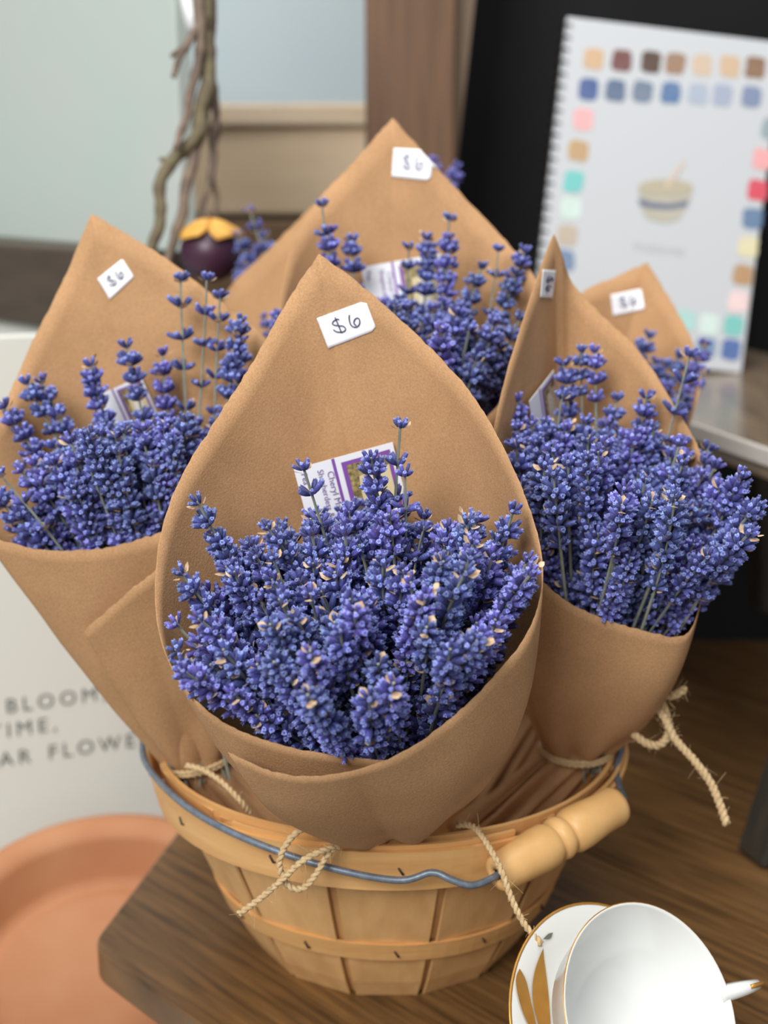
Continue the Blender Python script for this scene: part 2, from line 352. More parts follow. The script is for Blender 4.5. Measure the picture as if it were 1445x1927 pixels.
for i in range(27):
    v_ = NH * (0.972 - i * 0.0362)
    if ring is None:
        pth = [V((0.0055 * math.cos(t) + 0.001, 0.0012 * math.sin(t), 0.0075 * math.sin(t) - 0.005)) for t in [2 * math.pi * k / 16 for k in range(17)]]
        rv, rf = tube(pth, 0.0011, 6, False); ring = mk('coil_ring', [MN @ (p + V((0, v_, 0))) for p in rv], rf, M['coil'], bk); base_v = v_
    else:
        c = ring.copy(); COL.objects.link(c); c.location = ring.location + nz * (v_ - base_v); W[c] = W[ring]
cols = {}
def swatch(x, y, c, sz=0.019):
    u, v_ = nbpx(x, y)
    if c not in cols: cols[c] = mat('watercolour', c, 0.6, c2=tuple(int(k * 0.82 + 0.12 * 255) for k in c), scale=90, detail=3)
    pts = []
    for i in range(16):
        a = 2 * math.pi * (i + 0.5) / 16; k = 1 / max(abs(math.cos(a)), abs(math.sin(a))); k = min(k, 1.27)
        pts.append(MN @ V((u + math.cos(a) * k * sz * 0.5 * rnd(0.93, 1.07), v_ + math.sin(a) * k * sz * 0.52 * rnd(0.93, 1.07), 0.0004)))
    mk('colour_swatch', pts, [tuple(range(16))], cols[c], bk, smooth=False)
for x, c in ((1117, (204, 170, 134)), (1170, (112, 70, 66)), (1224, (78, 58, 46)), (1271, (150, 118, 94)), (1321, (204, 182, 158)), (1373, (202, 174, 142)), (1421, (132, 98, 72))): swatch(x, 111 + (x - 1117) * 0.055, c)
for x, c in ((1107, (70, 92, 146)), (1158, (90, 108, 136)), (1209, (108, 124, 146)), (1262, (84, 116, 160)), (1313, (166, 178, 196)), (1359, (158, 168, 190)), (1413, (122, 136, 166))): swatch(x, 168 + (x - 1107) * 0.045, c)
for x, y, c in ((1097, 225, (232, 174, 176)), (1088, 284, (190, 156, 112)), (1079, 342, (112, 198, 194)), (1074, 392, (206, 228, 220)), (1067, 443, (190, 176, 158)), (1062, 490, (110, 134, 168)),
                (1452, 242, (142, 160, 166)), (1435, 300, (232, 164, 166)), (1425, 358, (212, 74, 92)), (1416, 411, (96, 124, 158)), (1407, 465, (222, 214, 174)), (1397, 517, (180, 142, 104)),
                (1389, 567, (236, 210, 208)), (1380, 613, (118, 196, 190)), (1375, 658, (74, 104, 166)), (1334, 610, (208, 228, 222)), (1328, 655, (108, 136, 176)), (1290, 603, (170, 214, 210))): swatch(x, y, c)
def nbpoly(name, pts, m, z=0.0005):
    mk(name, [MN @ V((*nbpx(*p), z)) for p in pts], [tuple(range(len(pts)))[::-1]], m, bk, smooth=False)
nbpoly('printed_bowl', [(1201, 352), (1203, 375), (1210, 402), (1222, 414), (1250, 420), (1276, 414), (1290, 395), (1300, 370), (1304, 354)], mat('bowl_print', (184, 180, 166), 0.6, c2=(176, 172, 156), scale=60))
nbpoly('printed_batter', [(1252 + 52 * math.cos(t), 353 + 16 * math.sin(t)) for t in [2 * math.pi * k / 20 for k in range(20)]], mat('batter_print', (180, 172, 150), 0.6), 0.0008)
nbpoly('printed_band', [(1201, 373), (1203, 386), (1225, 392), (1262, 394), (1292, 388), (1297, 377), (1262, 384), (1225, 381)], mat('band_print', (104, 112, 138), 0.6), 0.0008)
nbpoly('printed_whisk', [(1248, 352), (1256, 354), (1290, 304), (1286, 302)], mat('whisk_print', (214, 190, 170), 0.6), 0.0011)
u, v_ = nbpx(1192, 470); MT = MN @ Matrix.Translation((u, v_, 0.0006))
mk('lettering', *text_mesh('PUDDING', 0.0095, MT, 1.2), mat('book_lettering', (176, 178, 182), 0.6), bk, smooth=False)

# ---- hanging branch, fruit, and a white strip put in for the glare
br = empty('bare_branch', PD(384, -140, 1.06), label='bare lichen-covered branch with thin twigs hanging down', category='branch')
def twig(pts, r0, r1, m, name='twig', d=1.06, wob=0.0022):
    p = cat_rom([PD(x, y, d + k) for x, y, k in pts], 9)
    p = [q_ + noise.noise_vector(q_ * 60) * wob for q_ in p]; n = len(p)
    rr = [(r0 + (r1 - r0) * i / (n - 1)) * (1 + 0.28 * noise.noise(q_ * 130)) for i, q_ in enumerate(p)]
    mk(name, *tube(p, rr, 8), m, br)
twig([(384, -140, 0), (382, 0, 0), (386, 70, 0), (388, 140, .0), (378, 215, 0), (365, 262, 0), (325, 300, 0), (303, 345, -.01), (300, 415, -.01), (284, 470, -.01)], .0072, .0042, M['bark'])
twig([(388, -140, .01), (390, 20, .01), (393, 90, .01), (386, 190, .01), (368, 280, .005), (352, 345, 0), (340, 410, 0), (312, 500, 0)], .006, .004, M['bark2'])
twig([(376, -140, -.01), (374, 30, -.01), (376, 100, -.01), (356, 190, -.01), (345, 235, -.01), (328, 280, -.015)], .005, .0024, M['bark2'])
twig([(394, -140, .02), (396, 60, .02), (392, 130, .02), (406, 200, .02), (404, 260, .02), (396, 330, .02), (384, 380, .02), (378, 425, .02)], .0042, .0024, M['bark2'])
twig([(398, 90, .03), (402, 180, .03), (410, 240, .03), (400, 320, .03), (408, 372, .03), (404, 420, .03)], .0026, .0018, M['bark2'])
twig([(374, 40, -.01), (352, 84, -.02), (338, 110, -.02), (326, 150, -.02)], .0032, .002, M['bark2'])
twig([(345, 92, -.02), (333, 98, -.02), (322, 106, -.02)], .0026, .0016, M['bark2'])
twig([(318, 302, 0), (308, 300, 0), (299, 299, 0)], .003, .0016, M['bark'])
fc = PD(397, 474, 1.07); FR = 0.0236
fr0 = empty('mangosteen', fc - V((0, 0, FR)), label='dark purple mangosteen fruit with a yellow cap hanging from the branch', category='fruit')
mk('fruit_body', *lathe([(0, -FR * 0.96)] + [(FR * 1.03 * math.cos(a), FR * 0.96 * math.sin(a)) for a in [(-1.4 + 2.8 * i / 14) for i in range(15)]] + [(0, FR * 0.95)], 32, Matrix.Translation(fc)), M['fruit'], fr0)
for k in range(5):
    vs_, fs = [], []; a0_ = 2 * math.pi * k / 5 + 0.35
    for i in range(6):
        for j in range(7):
            t = i / 5; wd = 0.72 * math.sin(min(1, 0.35 + t) * math.pi * 0.62) * (1 - 0.45 * t ** 4); a = a0_ + (j / 3 - 1) * wd
            el = math.pi / 2 - t * 1.12; r_ = FR * (1.07 + 0.34 * max(0, t - 0.6) + 0.02 * (k % 2)); 
            vs_.append(fc + V((r_ * math.cos(el) * math.cos(a) * 1.05, r_ * math.cos(el) * math.sin(a) * 1.05, r_ * math.sin(el) * 0.98 + 0.0012 * math.sin(6 * a))))
    for i in range(5):
        for j in range(6): q0 = i * 7 + j; fs.append((q0, q0 + 7, q0 + 8, q0 + 1))
    o = mk('cap_leaf', vs_, fs, M['cap'], fr0); o.modifiers.new('thick', 'SOLIDIFY').thickness = 0.0012
mk('fruit_stem', *tube([fc + V((0, 0, FR * 0.9)), fc + V((-0.003, 0, FR * 1.25)), PD(379, 424, 1.08)], 0.0018, 8), M['bark2'], fr0)
rb = [PD(x, y, 1.075 + 0.006 * math.sin(y * .05)) for x, y in ((338, -120), (336, -20), (344, 30), (350, 52))]; rb2 = [PD(x, y, 1.075 - 0.006 * math.sin(y * .04)) for x, y in ((372, -120), (371, -20), (368, 25), (362, 56))]  # patch of glare modelled as a solid white strip
n = 4; o = mk('white_glare', rb + rb2, [(i, i + 1, n + i + 1, n + i) for i in range(3)], M['glare'], label='white strip added for the bright glare beside the branch top', category='glare'); o.modifiers.new('thick', 'SOLIDIFY').thickness = 0.001

# ---- cup and saucer, tilted together towards the right
nc = V((0.50, -0.62, 0.60)).normalized()
cux = nc.cross(V((0, 0, 1))).normalized(); cuy = cux.cross(nc) * -1
cux = cuy.cross(nc); sc0 = PD(1134, 1930, 0.706)
MC = basis(cux, cuy, nc, sc0) @ Matrix.Scale(0.911, 4)
Rs = 0.0665
sau = empty('saucer', V((sc0.x, sc0.y, 0)), label='white gold-rimmed saucer with gilded leaves propped by the basket', category='saucer')
mk('plate', *lathe([(0, -.010), (.024, -.010), (.026, -.012), (.028, -.009), (.050, -.003), (Rs, .004), (Rs + .0003, .005), (Rs - .001, .0053), (.050, -.0008), (.030, -.0058), (.022, -.0065), (0, -.0065)], 72, MC), M['cup'], sau)
mk('gold_rim', *lathe([(Rs + .0004, .0042), (Rs + .0006, .0052), (Rs - .0009, .0055), (Rs - .0009, .0048)], 72, MC, True), M['gold'], sau)
def sau_px(x, y):
    r = ray(x, y); p = CAM + r * ((sc0 - CAM).dot(nc) / r.dot(nc)); return MC.inverted() @ p
def sz_(r): return -.0056 if r < .030 else (-.0056 + (r - .030) / .020 * .005 if r < .05 else -.0006 + (r - .05) / .0145 * .0061)
def leaf_on_saucer(pts, m):
    # pts: ordered outline as pairs (left edge, right edge)
    L = [sau_px(*p) for p in pts[0]]; Rr = [sau_px(*p) for p in pts[1]]; L = cat_rom(L, 4); Rr = cat_rom(Rr, 4); vs_, fs = [], []
    for a, b in zip(L, Rr):
        for k in range(5):
            p = a.lerp(b, k / 4); vs_.append(MC @ V((p.x, p.y, sz_(math.hypot(p.x, p.y)) + .0007)))
    for i in range(len(L) - 1):
        for k in range(4): q0 = i * 5 + k; fs.append((q0, q0 + 1, q0 + 6, q0 + 5))
    mk('gilded_leaf', vs_, fs, m, sau)
leaf_on_saucer([[(1018, 1785), (1004, 1830), (1003, 1880), (1018, 1935), (1030, 1990)], [(1018, 1785), (1030, 1830), (1040, 1880), (1044, 1935), (1036, 1990)]], M['gold'])
leaf_on_saucer([[(966, 1826), (958, 1850), (975, 1900), (1000, 1940), (1024, 1985)], [(966, 1826), (986, 1850), (1004, 1900), (1014, 1940), (1024, 1985)]], M['gold'])
leaf_on_saucer([[(1034, 1757), (1024, 1760), (1014, 1770)], [(1034, 1757), (1030, 1768), (1014, 1770)]], M['greyleaf'])
Rc = 0.059; Hc = 0.049
cupb = MC @ Matrix.Translation((0, 0, -.0058))
cpe = empty('teacup', cupb @ V((0, 0, 0)), label='white porcelain teacup with gold rim tilted in its saucer', category='cup')
mk('bowl', *lathe([(0, .002), (.019, .002), (.0195, 0), (.022, 0), (.023, .004), (.036, .011), (.049, .025), (Rc - .001, Hc - .002), (Rc, Hc), (Rc - .0006, Hc + .0006), (Rc - .0022, Hc - .001), (.0465, .026), (.034, .0135), (.022, .008), (0, .0065)], 72, cupb), M['cup'], cpe)
mk('gold_rim', *lathe([(Rc - .0006, Hc - .0012), (Rc + .0003, Hc), (Rc - .0002, Hc + .0003), (Rc - .0008, Hc + .0002)], 72, cupb, True), M['gold'], cpe)
hv = nc.cross(UP); hv = hv if hv.x > 0 else -hv; hd = MC.to_3x3().inverted() @ hv; hd.z = 0; hd.normalize()
hp = [hd * (Rc - .003) + V((0, 0, Hc - .004)), hd * (Rc + .014) + V((0, 0, Hc + .002)), hd * (Rc + .028) + V((0, 0, Hc - .006)), hd * (Rc + .026) + V((0, 0, Hc - .022)), hd * (Rc + .008) + V((0, 0, Hc - .031)), hd * (Rc - .009) + V((0, 0, Hc - .029))]
hpath = cat_rom([cupb @ p for p in hp], 6)
mk('handle', *tube(hpath, [.0036 + .0008 * math.cos(i * .3) for i in range(len(hpath))], 12), M['cup'], cpe)
side = (cupb.to_3x3() @ V((-hd.y, hd.x, 0)))
mk('gold_stripe', *tube([p + (p - (cupb @ (hd * (Rc + .006) + V((0, 0, Hc - .015))))).normalized() * .0036 for p in hpath[5:22]], .0012, 6), M['gold'], cpe)

# ================================================================ BASKET
HB = 0.13; RR = 0.1455; RBt = 0.083
bas = empty('bushel_basket', (0, 0, 0), label='round splint-wood bushel basket holding the lavender bouquets', category='basket')
def rad(z): t = z / HB; return RBt + (RR - 0.004 - RBt) * (t ** 0.86)
def stave(az, wf, off, zt, m, name):
    n = 10; vs_, fs = [], []
    ca, sa = math.cos(az), math.sin(az); rdir = V((ca, sa, 0)); tdir = V((-sa, ca, 0))
    for lay in (0, 1):
        for i in range(n):
            z = zt * i / (n - 1); r_ = rad(z) + off - lay * 0.0017; hw = wf * rad(z)
            for j in range(4):
                x = (j / 1.5 - 1) * hw
                vs_.append(rdir * (r_ - 0.28 * x * x / r_ * (z / HB)) + tdir * x + V((0, 0, z)))
    N = n * 4
    for i in range(n - 1):
        for j in range(3):
            q0 = i * 4 + j; fs.append((q0, q0 + 1, q0 + 5, q0 + 4)); fs.append((N + q0 + 4, N + q0 + 5, N + q0 + 1, N + q0))
    for i in range(n - 1):
        a = i * 4; fs.append((a + 4, N + a + 4, N + a, a)); a += 3; fs.append((a, N + a, N + a + 4, a + 4))
    for j in range(3): fs.append((j, N + j, N + j + 1, j + 1)); a = (n - 1) * 4 + j; fs.append((a + 1, N + a + 1, N + a, a))
    o = mk(name, vs_, fs, m, bas, smooth=False)
NS = 13
for k in range(NS):
    az = -math.pi / 2 + 2 * math.pi * k / NS
    stave(az, 0.218 + 0.012 * math.sin(k * 2.3), 0.0, HB + 0.002 * math.sin(k * 3.1), M['stave'], 'splint')
    stave(az + math.pi / NS + 0.03 * math.sin(k * 1.7), 0.16, -0.0019, HB - 0.001, M['stave2'], 'inner_splint')
def hoop(z0, z1, r0, r1, t, name, m, a0=0.0, a1=2 * math.pi, wav=0.0):
    n = 80; vs_, fs = [], []; full = abs(a1 - a0 - 2 * math.pi) < 1e-6; cnt = n if full else n + 1
    for k in range(cnt):
        a = a0 + (a1 - a0) * k / n; c, s_ = math.cos(a), math.sin(a); dz = wav * math.sin(3 * a + 1)
        for r_, z in ((r0, z0), (r1, z1), (r1 - t, z1), (r0 - t, z0)): vs_.append((r_ * c, r_ * s_, z + dz))
    for k in range(n):
        b_ = ((k + 1) % cnt) * 4; a_ = k * 4
        for i in range(4): fs.append((a_ + i, b_ + i, b_ + (i + 1) % 4, a_ + (i + 1) % 4))
    if not full: fs.append((3, 2, 1, 0)); fs.append(tuple(n * 4 + i for i in range(4)))
    o = mk(name, vs_, fs, m, bas)
    o.data.polygons.foreach_set('use_smooth', [False] * len(o.data.polygons)); return o
hoop(HB - 0.0265, HB - 0.001, RR - 0.0015, RR + 0.0045, 0.0028, 'rim_hoop', M['hoop'], wav=0.0006)
hoop(HB - 0.014, HB + 0.004, RR - 0.0055, RR - 0.003, 0.0026, 'inner_rim_hoop', M['hoop'], wav=0.0006)
hoop(HB - 0.010, HB + 0.0022, RR - 0.0008, RR + 0.0022, 0.0022, 'rim_overlap', M['hoop'], math.radians(-125), math.radians(-62))
hoop(HB - 0.010, HB + 0.0018, RR - 0.0008, RR + 0.0022, 0.0022, 'rim_overlap', M['hoop'], math.radians(-48), math.radians(-12))
zl = 0.044
hoop(zl - 0.0064, zl + 0.0064, rad(zl - .005) + 0.0032, rad(zl + .005) + 0.0036, 0.0024, 'lower_hoop', M['hoop'], wav=0.001)
mk('basket_base', *lathe([(0, 0.003), (RBt - .004, 0.003), (RBt - .004, 0.006), (0, 0.006)], 40), M['stave2'], bas, smooth=False)
def staple(a, z, r_):
    c, s_ = math.cos(a), math.sin(a); t = V((-s_, c, 0)); p = V((r_ * c, r_ * s_, z)); d = (t * 0.5 + V((0, 0, -0.8))).normalized()
    mk('staple', *tube([p - d * .0026 - V((c, s_, 0)) * .001, p - d * .002 + V((c, s_, 0)) * .0006, p + d * .002 + V((c, s_, 0)) * .0006, p + d * .0026 - V((c, s_, 0)) * .001], .0006, 6), M['nail'], bas)
for k in range(NS):
    az = -math.pi / 2 + 2 * math.pi * k / NS + 0.05
    staple(az, HB - 0.013, RR + 0.0018); staple(az, zl, rad(zl) + 0.0036)
# bail wire and turned grip
def cyl(a, r_, z): a = math.radians(a); return V((r_ * math.cos(a), r_ * math.sin(a), z))
gA = PD(934, 1647, 0.728); gB = PD(1164, 1512, 0.775); gd = (gB - gA).normalized()
w1 = [cyl(178, RR + .002, HB - .004), cyl(180, RR + .006, HB + .004), cyl(186, RR + .006, HB + .006), cyl(200, RR + .006, HB + .004), cyl(222, RR + .007, HB + .0035), cyl(240, RR + .008, HB - .001), cyl(258, RR + .009, HB - .008), cyl(272, RR + .010, HB - .0135), PD(812, 1642, .722), PD(848, 1655, .720), PD(884, 1666, .720), gA - gd * .006, gA + gd * .01]
mk('bail_wire', *tube(cat_rom(w1, 8), 0.0019, 10), M['wire'], bas)
w2 = [gB - gd * .01, gB + gd * .004, PD(1166, 1482, .80), PD(1160, 1452, .82), PD(1168, 1410, .84), cyl(2, RR + .007, HB + .004), cyl(6, RR + .002, HB - .006)]
mk('bail_wire', *tube(cat_rom(w2, 8), 0.0019, 10), M['wire'], bas)
for a in (180, 4):
    lp = [cyl(a, RR + .008, HB + .002) + V((0, .006 * math.cos(t), .007 * math.sin(t))) for t in [2 * math.pi * k / 14 for k in range(15)]]
    mk('wire_ear', *tube(lp, 0.0017, 8, False), M['wire'], bas)
GL = (gB - gA).length
gx_ = gd.orthogonal().normalized(); gy_ = gd.cross(gx_); MG = basis(gx_, gy_, gd, gA)
g = 0.0112
pr_ = [(0.0036, 0.002), (0.0036, 0.0), (g * .78, 0.0), (g * .86, .0015), (g * .95, .006), (g * 1.0, GL * .16), (g * 1.12, GL * .32), (g * 1.10, GL * .40), (g * .98, GL * .435), (g * .88, GL * .45), (g * 1.02, GL * .465), (g * 1.10, GL * .50), (g * 1.02, GL * .535), (g * .88, GL * .55), (g * .98, GL * .565), (g * 1.12, GL * .60), (g * 1.13, GL * .68), (g * 1.0, GL * .84), (g * 1.02, GL * .95), (g * .92, GL * .985), (g * .7, GL), (0, GL)]
mk('grip', *lathe(pr_, 28, MG), M['grip'], bas)

# ================================================================ LAVENDER
def head_mesh(idx, L, nw, dense):
    rs = random.Random(100 + idx); vs_, fs, fm, tint = [], [], [], []
    bend = V((rs.uniform(-1, 1), rs.uniform(-1, 1), 0)) * 0.10
    def axis_pt(z): return V((bend.x * z * z / L, bend.y * z * z / L, z))
    def calyx(p, d, ln, r_, shade):
        d = d.normalized(); u_ = d.orthogonal().normalized(); q_ = d.cross(u_); o = len(vs_); sg_ = 6; tw = rs.uniform(0, 1)
        base = (0.034 * shade, 0.036 * shade, 0.155 * shade); mid = (0.068 * shade, 0.072 * shade, 0.285 * shade); tip = (0.22 * shade, 0.27 * shade, 0.60 * shade); dk = (0.09 * shade, 0.10 * shade, 0.34 * shade)  # dark base puts the shading between calyces into the colour
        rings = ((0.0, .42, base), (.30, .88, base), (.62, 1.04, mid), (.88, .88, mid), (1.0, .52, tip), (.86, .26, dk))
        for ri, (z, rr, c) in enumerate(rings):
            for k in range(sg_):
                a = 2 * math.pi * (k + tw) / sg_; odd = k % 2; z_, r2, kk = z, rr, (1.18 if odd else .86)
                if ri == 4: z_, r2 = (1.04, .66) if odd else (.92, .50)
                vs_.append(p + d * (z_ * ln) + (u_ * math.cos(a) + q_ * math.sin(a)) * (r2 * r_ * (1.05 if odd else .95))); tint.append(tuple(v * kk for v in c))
        for i in range(5):
            for k in range(sg_):
                a, b = o + i * sg_ + k, o + i * sg_ + (k + 1) % sg_; fs.append((a, b, b + sg_, a + sg_)); fm.append(0)
        fs.append(tuple(o + 5 * sg_ + k for k in range(sg_))); fm.append(0)
    def bract(p, d, ln):
        d = d.normalized(); s_ = d.cross(V((0, 0, 1))).normalized(); n_ = s_.cross(d); o = len(vs_)
        for x, y, z in ((0, 0, 0), (.4, .45, .05), (.4, -.45, .05), (.8, .38, .18), (.8, -.38, .18), (1.1, .05, .3)):
            vs_.append(p + d * (x * ln) + s_ * (y * ln) + n_ * (z * ln)); tint.append((.5, .4, .3))
        fs.extend([(o, o + 1, o + 2), (o + 1, o + 3, o + 4, o + 2), (o + 3, o + 5, o + 4)]); fm.extend([1, 1, 1])
    zs = []; z = L
    for k in range(nw):
        zs.append(z); z -= (L / nw) * (rs.uniform(0.8, 1.15) if k < nw - 2 else rs.uniform(1.15, 1.5))
    for k, z in enumerate(zs):
        sz = 0.75 if k == 0 else (1.0 if k < nw - 1 else 0.9)
        cnt = (5 if k == 0 else dense) if k < nw - 1 else max(4, dense - 2)
        base_a = rs.uniform(0, 6)
        for lay in ((0, 1) if k and cnt > 5 else (0,)):
            for j in range(cnt if lay == 0 else cnt - 3):
                a = base_a + lay * .5 + 2 * math.pi * j / (cnt if lay == 0 else cnt - 3) + rs.uniform(-.25, .25)
                el = rs.uniform(.38, .85) if lay == 0 else rs.uniform(.85, 1.2)
                if k == 0: el = rs.uniform(.7, 1.3)
                d = V((math.cos(a) * math.cos(el), math.sin(a) * math.cos(el), math.sin(el)))
                p = axis_pt(z - .0046) + V((math.cos(a), math.sin(a), 0)) * .0010 + V((0, 0, .0014 * lay))
                calyx(p, d, rs.uniform(.0060, .0088) * sz, rs.uniform(.00120, .00175) * sz, rs.uniform(.6, 1.5))
        for j in range(2):
            if rs.random() < .75:
                a = base_a + 3.1 * j; bract(axis_pt(z - .0056) + V((math.cos(a), math.sin(a), 0)) * .0016, V((math.cos(a), math.sin(a), .35)), rs.uniform(.0034, .0058))
        if rs.random() < .45:
            a = rs.uniform(0, 6); bract(axis_pt(z - .001) + V((math.cos(a), math.sin(a), 0)) * .0030, V((math.cos(a), math.sin(a), .5)), rs.uniform(.002, .0038))
    # rachis
    rp = [axis_pt(L * t) for t in (0, .2, .4, .6, .8, .95)]; tv, tf = tube(rp, .0007, 5); o = len(vs_); vs_ += tv; tint.extend([(.3, .33, .28)] * len(tv)); fs.extend([tuple(i + o for i in q_) for q_ in tf]); fm.extend([2] * len(tf))
    me = bpy.data.meshes.new('flower_head'); me.from_pydata([tuple(v) for v in vs_], [], fs); me.update()
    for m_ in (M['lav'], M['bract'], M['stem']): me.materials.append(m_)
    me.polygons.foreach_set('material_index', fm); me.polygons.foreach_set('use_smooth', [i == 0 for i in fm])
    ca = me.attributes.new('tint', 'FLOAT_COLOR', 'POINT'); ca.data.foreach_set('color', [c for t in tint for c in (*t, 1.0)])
    return me, L
HEADS = [head_mesh(i, L, nw, dn) for i, (L, nw, dn) in enumerate(((.048, 5, 9), (.058, 6, 9), (.040, 4, 9), (.066, 6, 8), (.052, 6, 10), (.036, 4, 8), (.062, 7, 9), (.045, 5, 8)))]
LOOSE = [head_mesh(20 + i, L, nw, dn) for i, (L, nw, dn) in enumerate(((.070, 4, 5), (.055, 3, 5), (.075, 5, 5)))]
sv, sf = tube([V((0, 0, -1)), V((0, 0, -.5)), V((0, 0, 0.0))], .00085, 6)
STEM = bpy.data.meshes.new('stem'); STEM.from_pydata([tuple(v) for v in sv], [], sf); STEM.materials.append(M['stem']); STEM.update()
def sprig(bq, T, tip, head, scale=1.0, back=0.0):
    me, L = head; d = (tip - T); ln = d.length; d.normalize(); d = (d + V((rnd(-1, 1), rnd(-1, 1), rnd(-1, 1))) * .07).normalized()
    o = bpy.data.objects.new('lavender_sprig', me); COL.objects.link(o); o.parent = bq
    o.rotation_mode = 'QUATERNION'; o.rotation_quaternion = d.to_track_quat('Z', 'Y') @ Quaternion((0, 0, 1), rnd(0, 6.28))
    o.scale = (scale,) * 3; o.location = tip - d * (L * scale) - W[bq]
    s_ = bpy.data.objects.new('stem', STEM); COL.objects.link(s_); s_.parent = o
    s_.scale = (1, 1, (ln - L * scale + back) / scale)

# ---------------------------------------------------------------- bouquets
TIP_SIDES = 20
class Bouquet: pass
def bouquet(label, Tpx, rimA, rimB, bulge=0.03, sag=0.012, low=0, ring=0.017, tail=0.085, tail_dir=None, pleat=0.004, seed=0):
    """Tpx: (x, y, depth) of the tied neck; rimA / rimB: rim points (x, y, depth offset) up to / after the peak."""
    T = PD(*Tpx); B = Bouquet(); B.T = T
    B.obj = empty('lavender_bouquet', T, label=label, category='bouquet', group='lavender bouquets in the basket')
    dA = [PD(x, y, Tpx[2] + k) for x, y, k in rimA]; dB = [PD(x, y, Tpx[2] + k) for x, y, k in rimB]
    rim = cat_rom(dA, 12)[:-1] + cat_rom([dA[-1]] + dB, 12)
    G = sum(rim, V()) / len(rim); B.axis = (G - T).normalized(); ax = B.axis; B.rim = rim
    n = len(rim); NT = 22; vs_, fs = [], []
    tails = 8; aim = V((T.x * .30, T.y * .30, .030)); tail = min(tail, (aim - T).length * .9); td = (aim - T).normalized()
    for i, P in enumerate(rim):
        rel = P - T; rad_ = (rel - ax * rel.dot(ax)).normalized()
        ph = 9 * 2 * math.pi * i / n
        for k in range(tails):                                         # gathered tail below the tie
            t = 1 - k / tails
            vs_.append(T + td * (tail * t) + rad_ * (ring * (1 + .35 * t) + pleat * .7 * math.sin(ph * 1.3 + t * 2) * (.5 + t) + .007 * noise.noise(rad_ * 2.2 + V((seed * 3.1, 0, t * 3))) * t + .005 * noise.noise(rad_ * 5 + V((seed, t * 6, 0))) * t))
        p0 = T + rad_ * ring
        kb = min(1.0, (.17 / rel.length) ** 2) * (.30 + .70 * abs(rad_.dot(RT))); p1 = p0.lerp(P, .42) + (rad_ * bulge - ax * sag) * kb
        for j in range(NT + 1):
            t = j / NT; s_ = (1 - t) ** 2 * p0 + 2 * t * (1 - t) * p1 + t * t * P
            cr = pleat * math.sin(ph) * (1 - t) ** 2.2 * (1 if t > 0 else .6) + .0016 * noise.noise(s_ * 28 + V((seed, 0, 0))) * math.sin(math.pi * min(1, t * 1.05)) + 0
            vs_.append(s_ + rad_ * cr + ((P - p1).normalized() * (.0009 * noise.noise(P * 700) + .0005 * noise.noise(P * 90)) if j == NT else V()))
    m_ = tails + NT + 1
    for i in range(n - 1):
        for j in range(m_ - 1): a = i * m_ + j; fs.append((a, a + m_, a + m_ + 1, a + 1))
    B.paper = mk('paper_wrap', vs_, fs, M['kraft'], B.obj)
    sm = B.paper.modifiers.new('thick', 'SOLIDIFY'); sm.thickness = 0.0005; sm.offset = 0
    B.bvh = BVHTree.FromPolygons(vs_, fs)
    B.mdir = [(P - T).normalized() for P in rim[low * 12:]]
    return B
def fill(B, count, Lback, Lfront, rho=0.9, seed=1, spread=0.045, rmin=0.0, front_only=False):
    """tips at a distance Lback (away from the viewer) to Lfront (towards the viewer) from the tie"""
    rs = random.Random(seed); T = B.T
    ux = B.axis.orthogonal().normalized(); uy = B.axis.cross(ux)
    az = sorted((math.atan2(d.dot(uy), d.dot(ux)), i) for i, d in enumerate(B.mdir))
    pts = []
    while len(pts) < count:
        best = None
        for c in range(10):                                            # best-candidate spread over the disc
            r_ = math.sqrt(rs.uniform(rmin ** 2, 1)); a = rs.uniform(-math.pi, math.pi); p = (r_ * math.cos(a), r_ * math.sin(a))
            dd = min([(p[0] - q_[0]) ** 2 + (p[1] - q_[1]) ** 2 for q_ in pts] or [9])
            if best is None or dd > best[0]: best = (dd, p, r_, a)
        pts.append(best[1]); r_, a = best[2], best[3]
        g_ = min(az, key=lambda q_: abs(q_[0] - a))[1]; md = B.mdir[g_]
        side = (md - B.axis * md.dot(B.axis)).normalized()
        fr = -side.dot(FW) * r_                                        # -1 behind ... 1 in front
        if front_only and fr < 0.1: continue
        d = B.axis.lerp(md, r_ * rho).normalized()
        t = (fr + 1) / 2; L = Lback + (Lfront - Lback) * t - rs.random() ** 1.5 * spread
        tip = T + d * L
        hd_ = rs.choice(HEADS) if rs.random() < .88 else rs.choice(LOOSE)
        random.seed(rs.random()); sprig(B.obj, T, tip, hd_, rs.uniform(.92, 1.15), .012)
def feature(B, lst):
    for x, y, dd, k, s_ in lst:
        tip = PD(x, y, dd); hd_ = (LOOSE[-k - 1] if k < 0 else HEADS[k]); sprig(B.obj, B.T, tip, hd_, s_, .012)
def on_paper(B, x, y, off):
    r = ray(x, y).normalized(); hit = B.bvh.ray_cast(CAM, r)
    if hit[0] is None: hit = B.bvh.find_nearest(PD(x, y, depth(B.T) - .03)); p = hit[0]
    else: p = hit[0]
    nn = hit[1] if hit[1].dot(r) < 0 else -hit[1]
    return p + nn * off
DOLLAR = [[(513, 413), (540, 470), (575, 550), (610, 625)], [(572, 445), (545, 437), (500, 460), (480, 490), (495, 515), (560, 525), (620, 530), (655, 555), (660, 585), (630, 608), (570, 613), (520, 600), (495, 578)],
          [(713, 380), (710, 420), (718, 470), (740, 520), (780, 545), (825, 540), (855, 505), (858, 460), (840, 425), (810, 425), (785, 450), (778, 490), (795, 515), (812, 520)]]
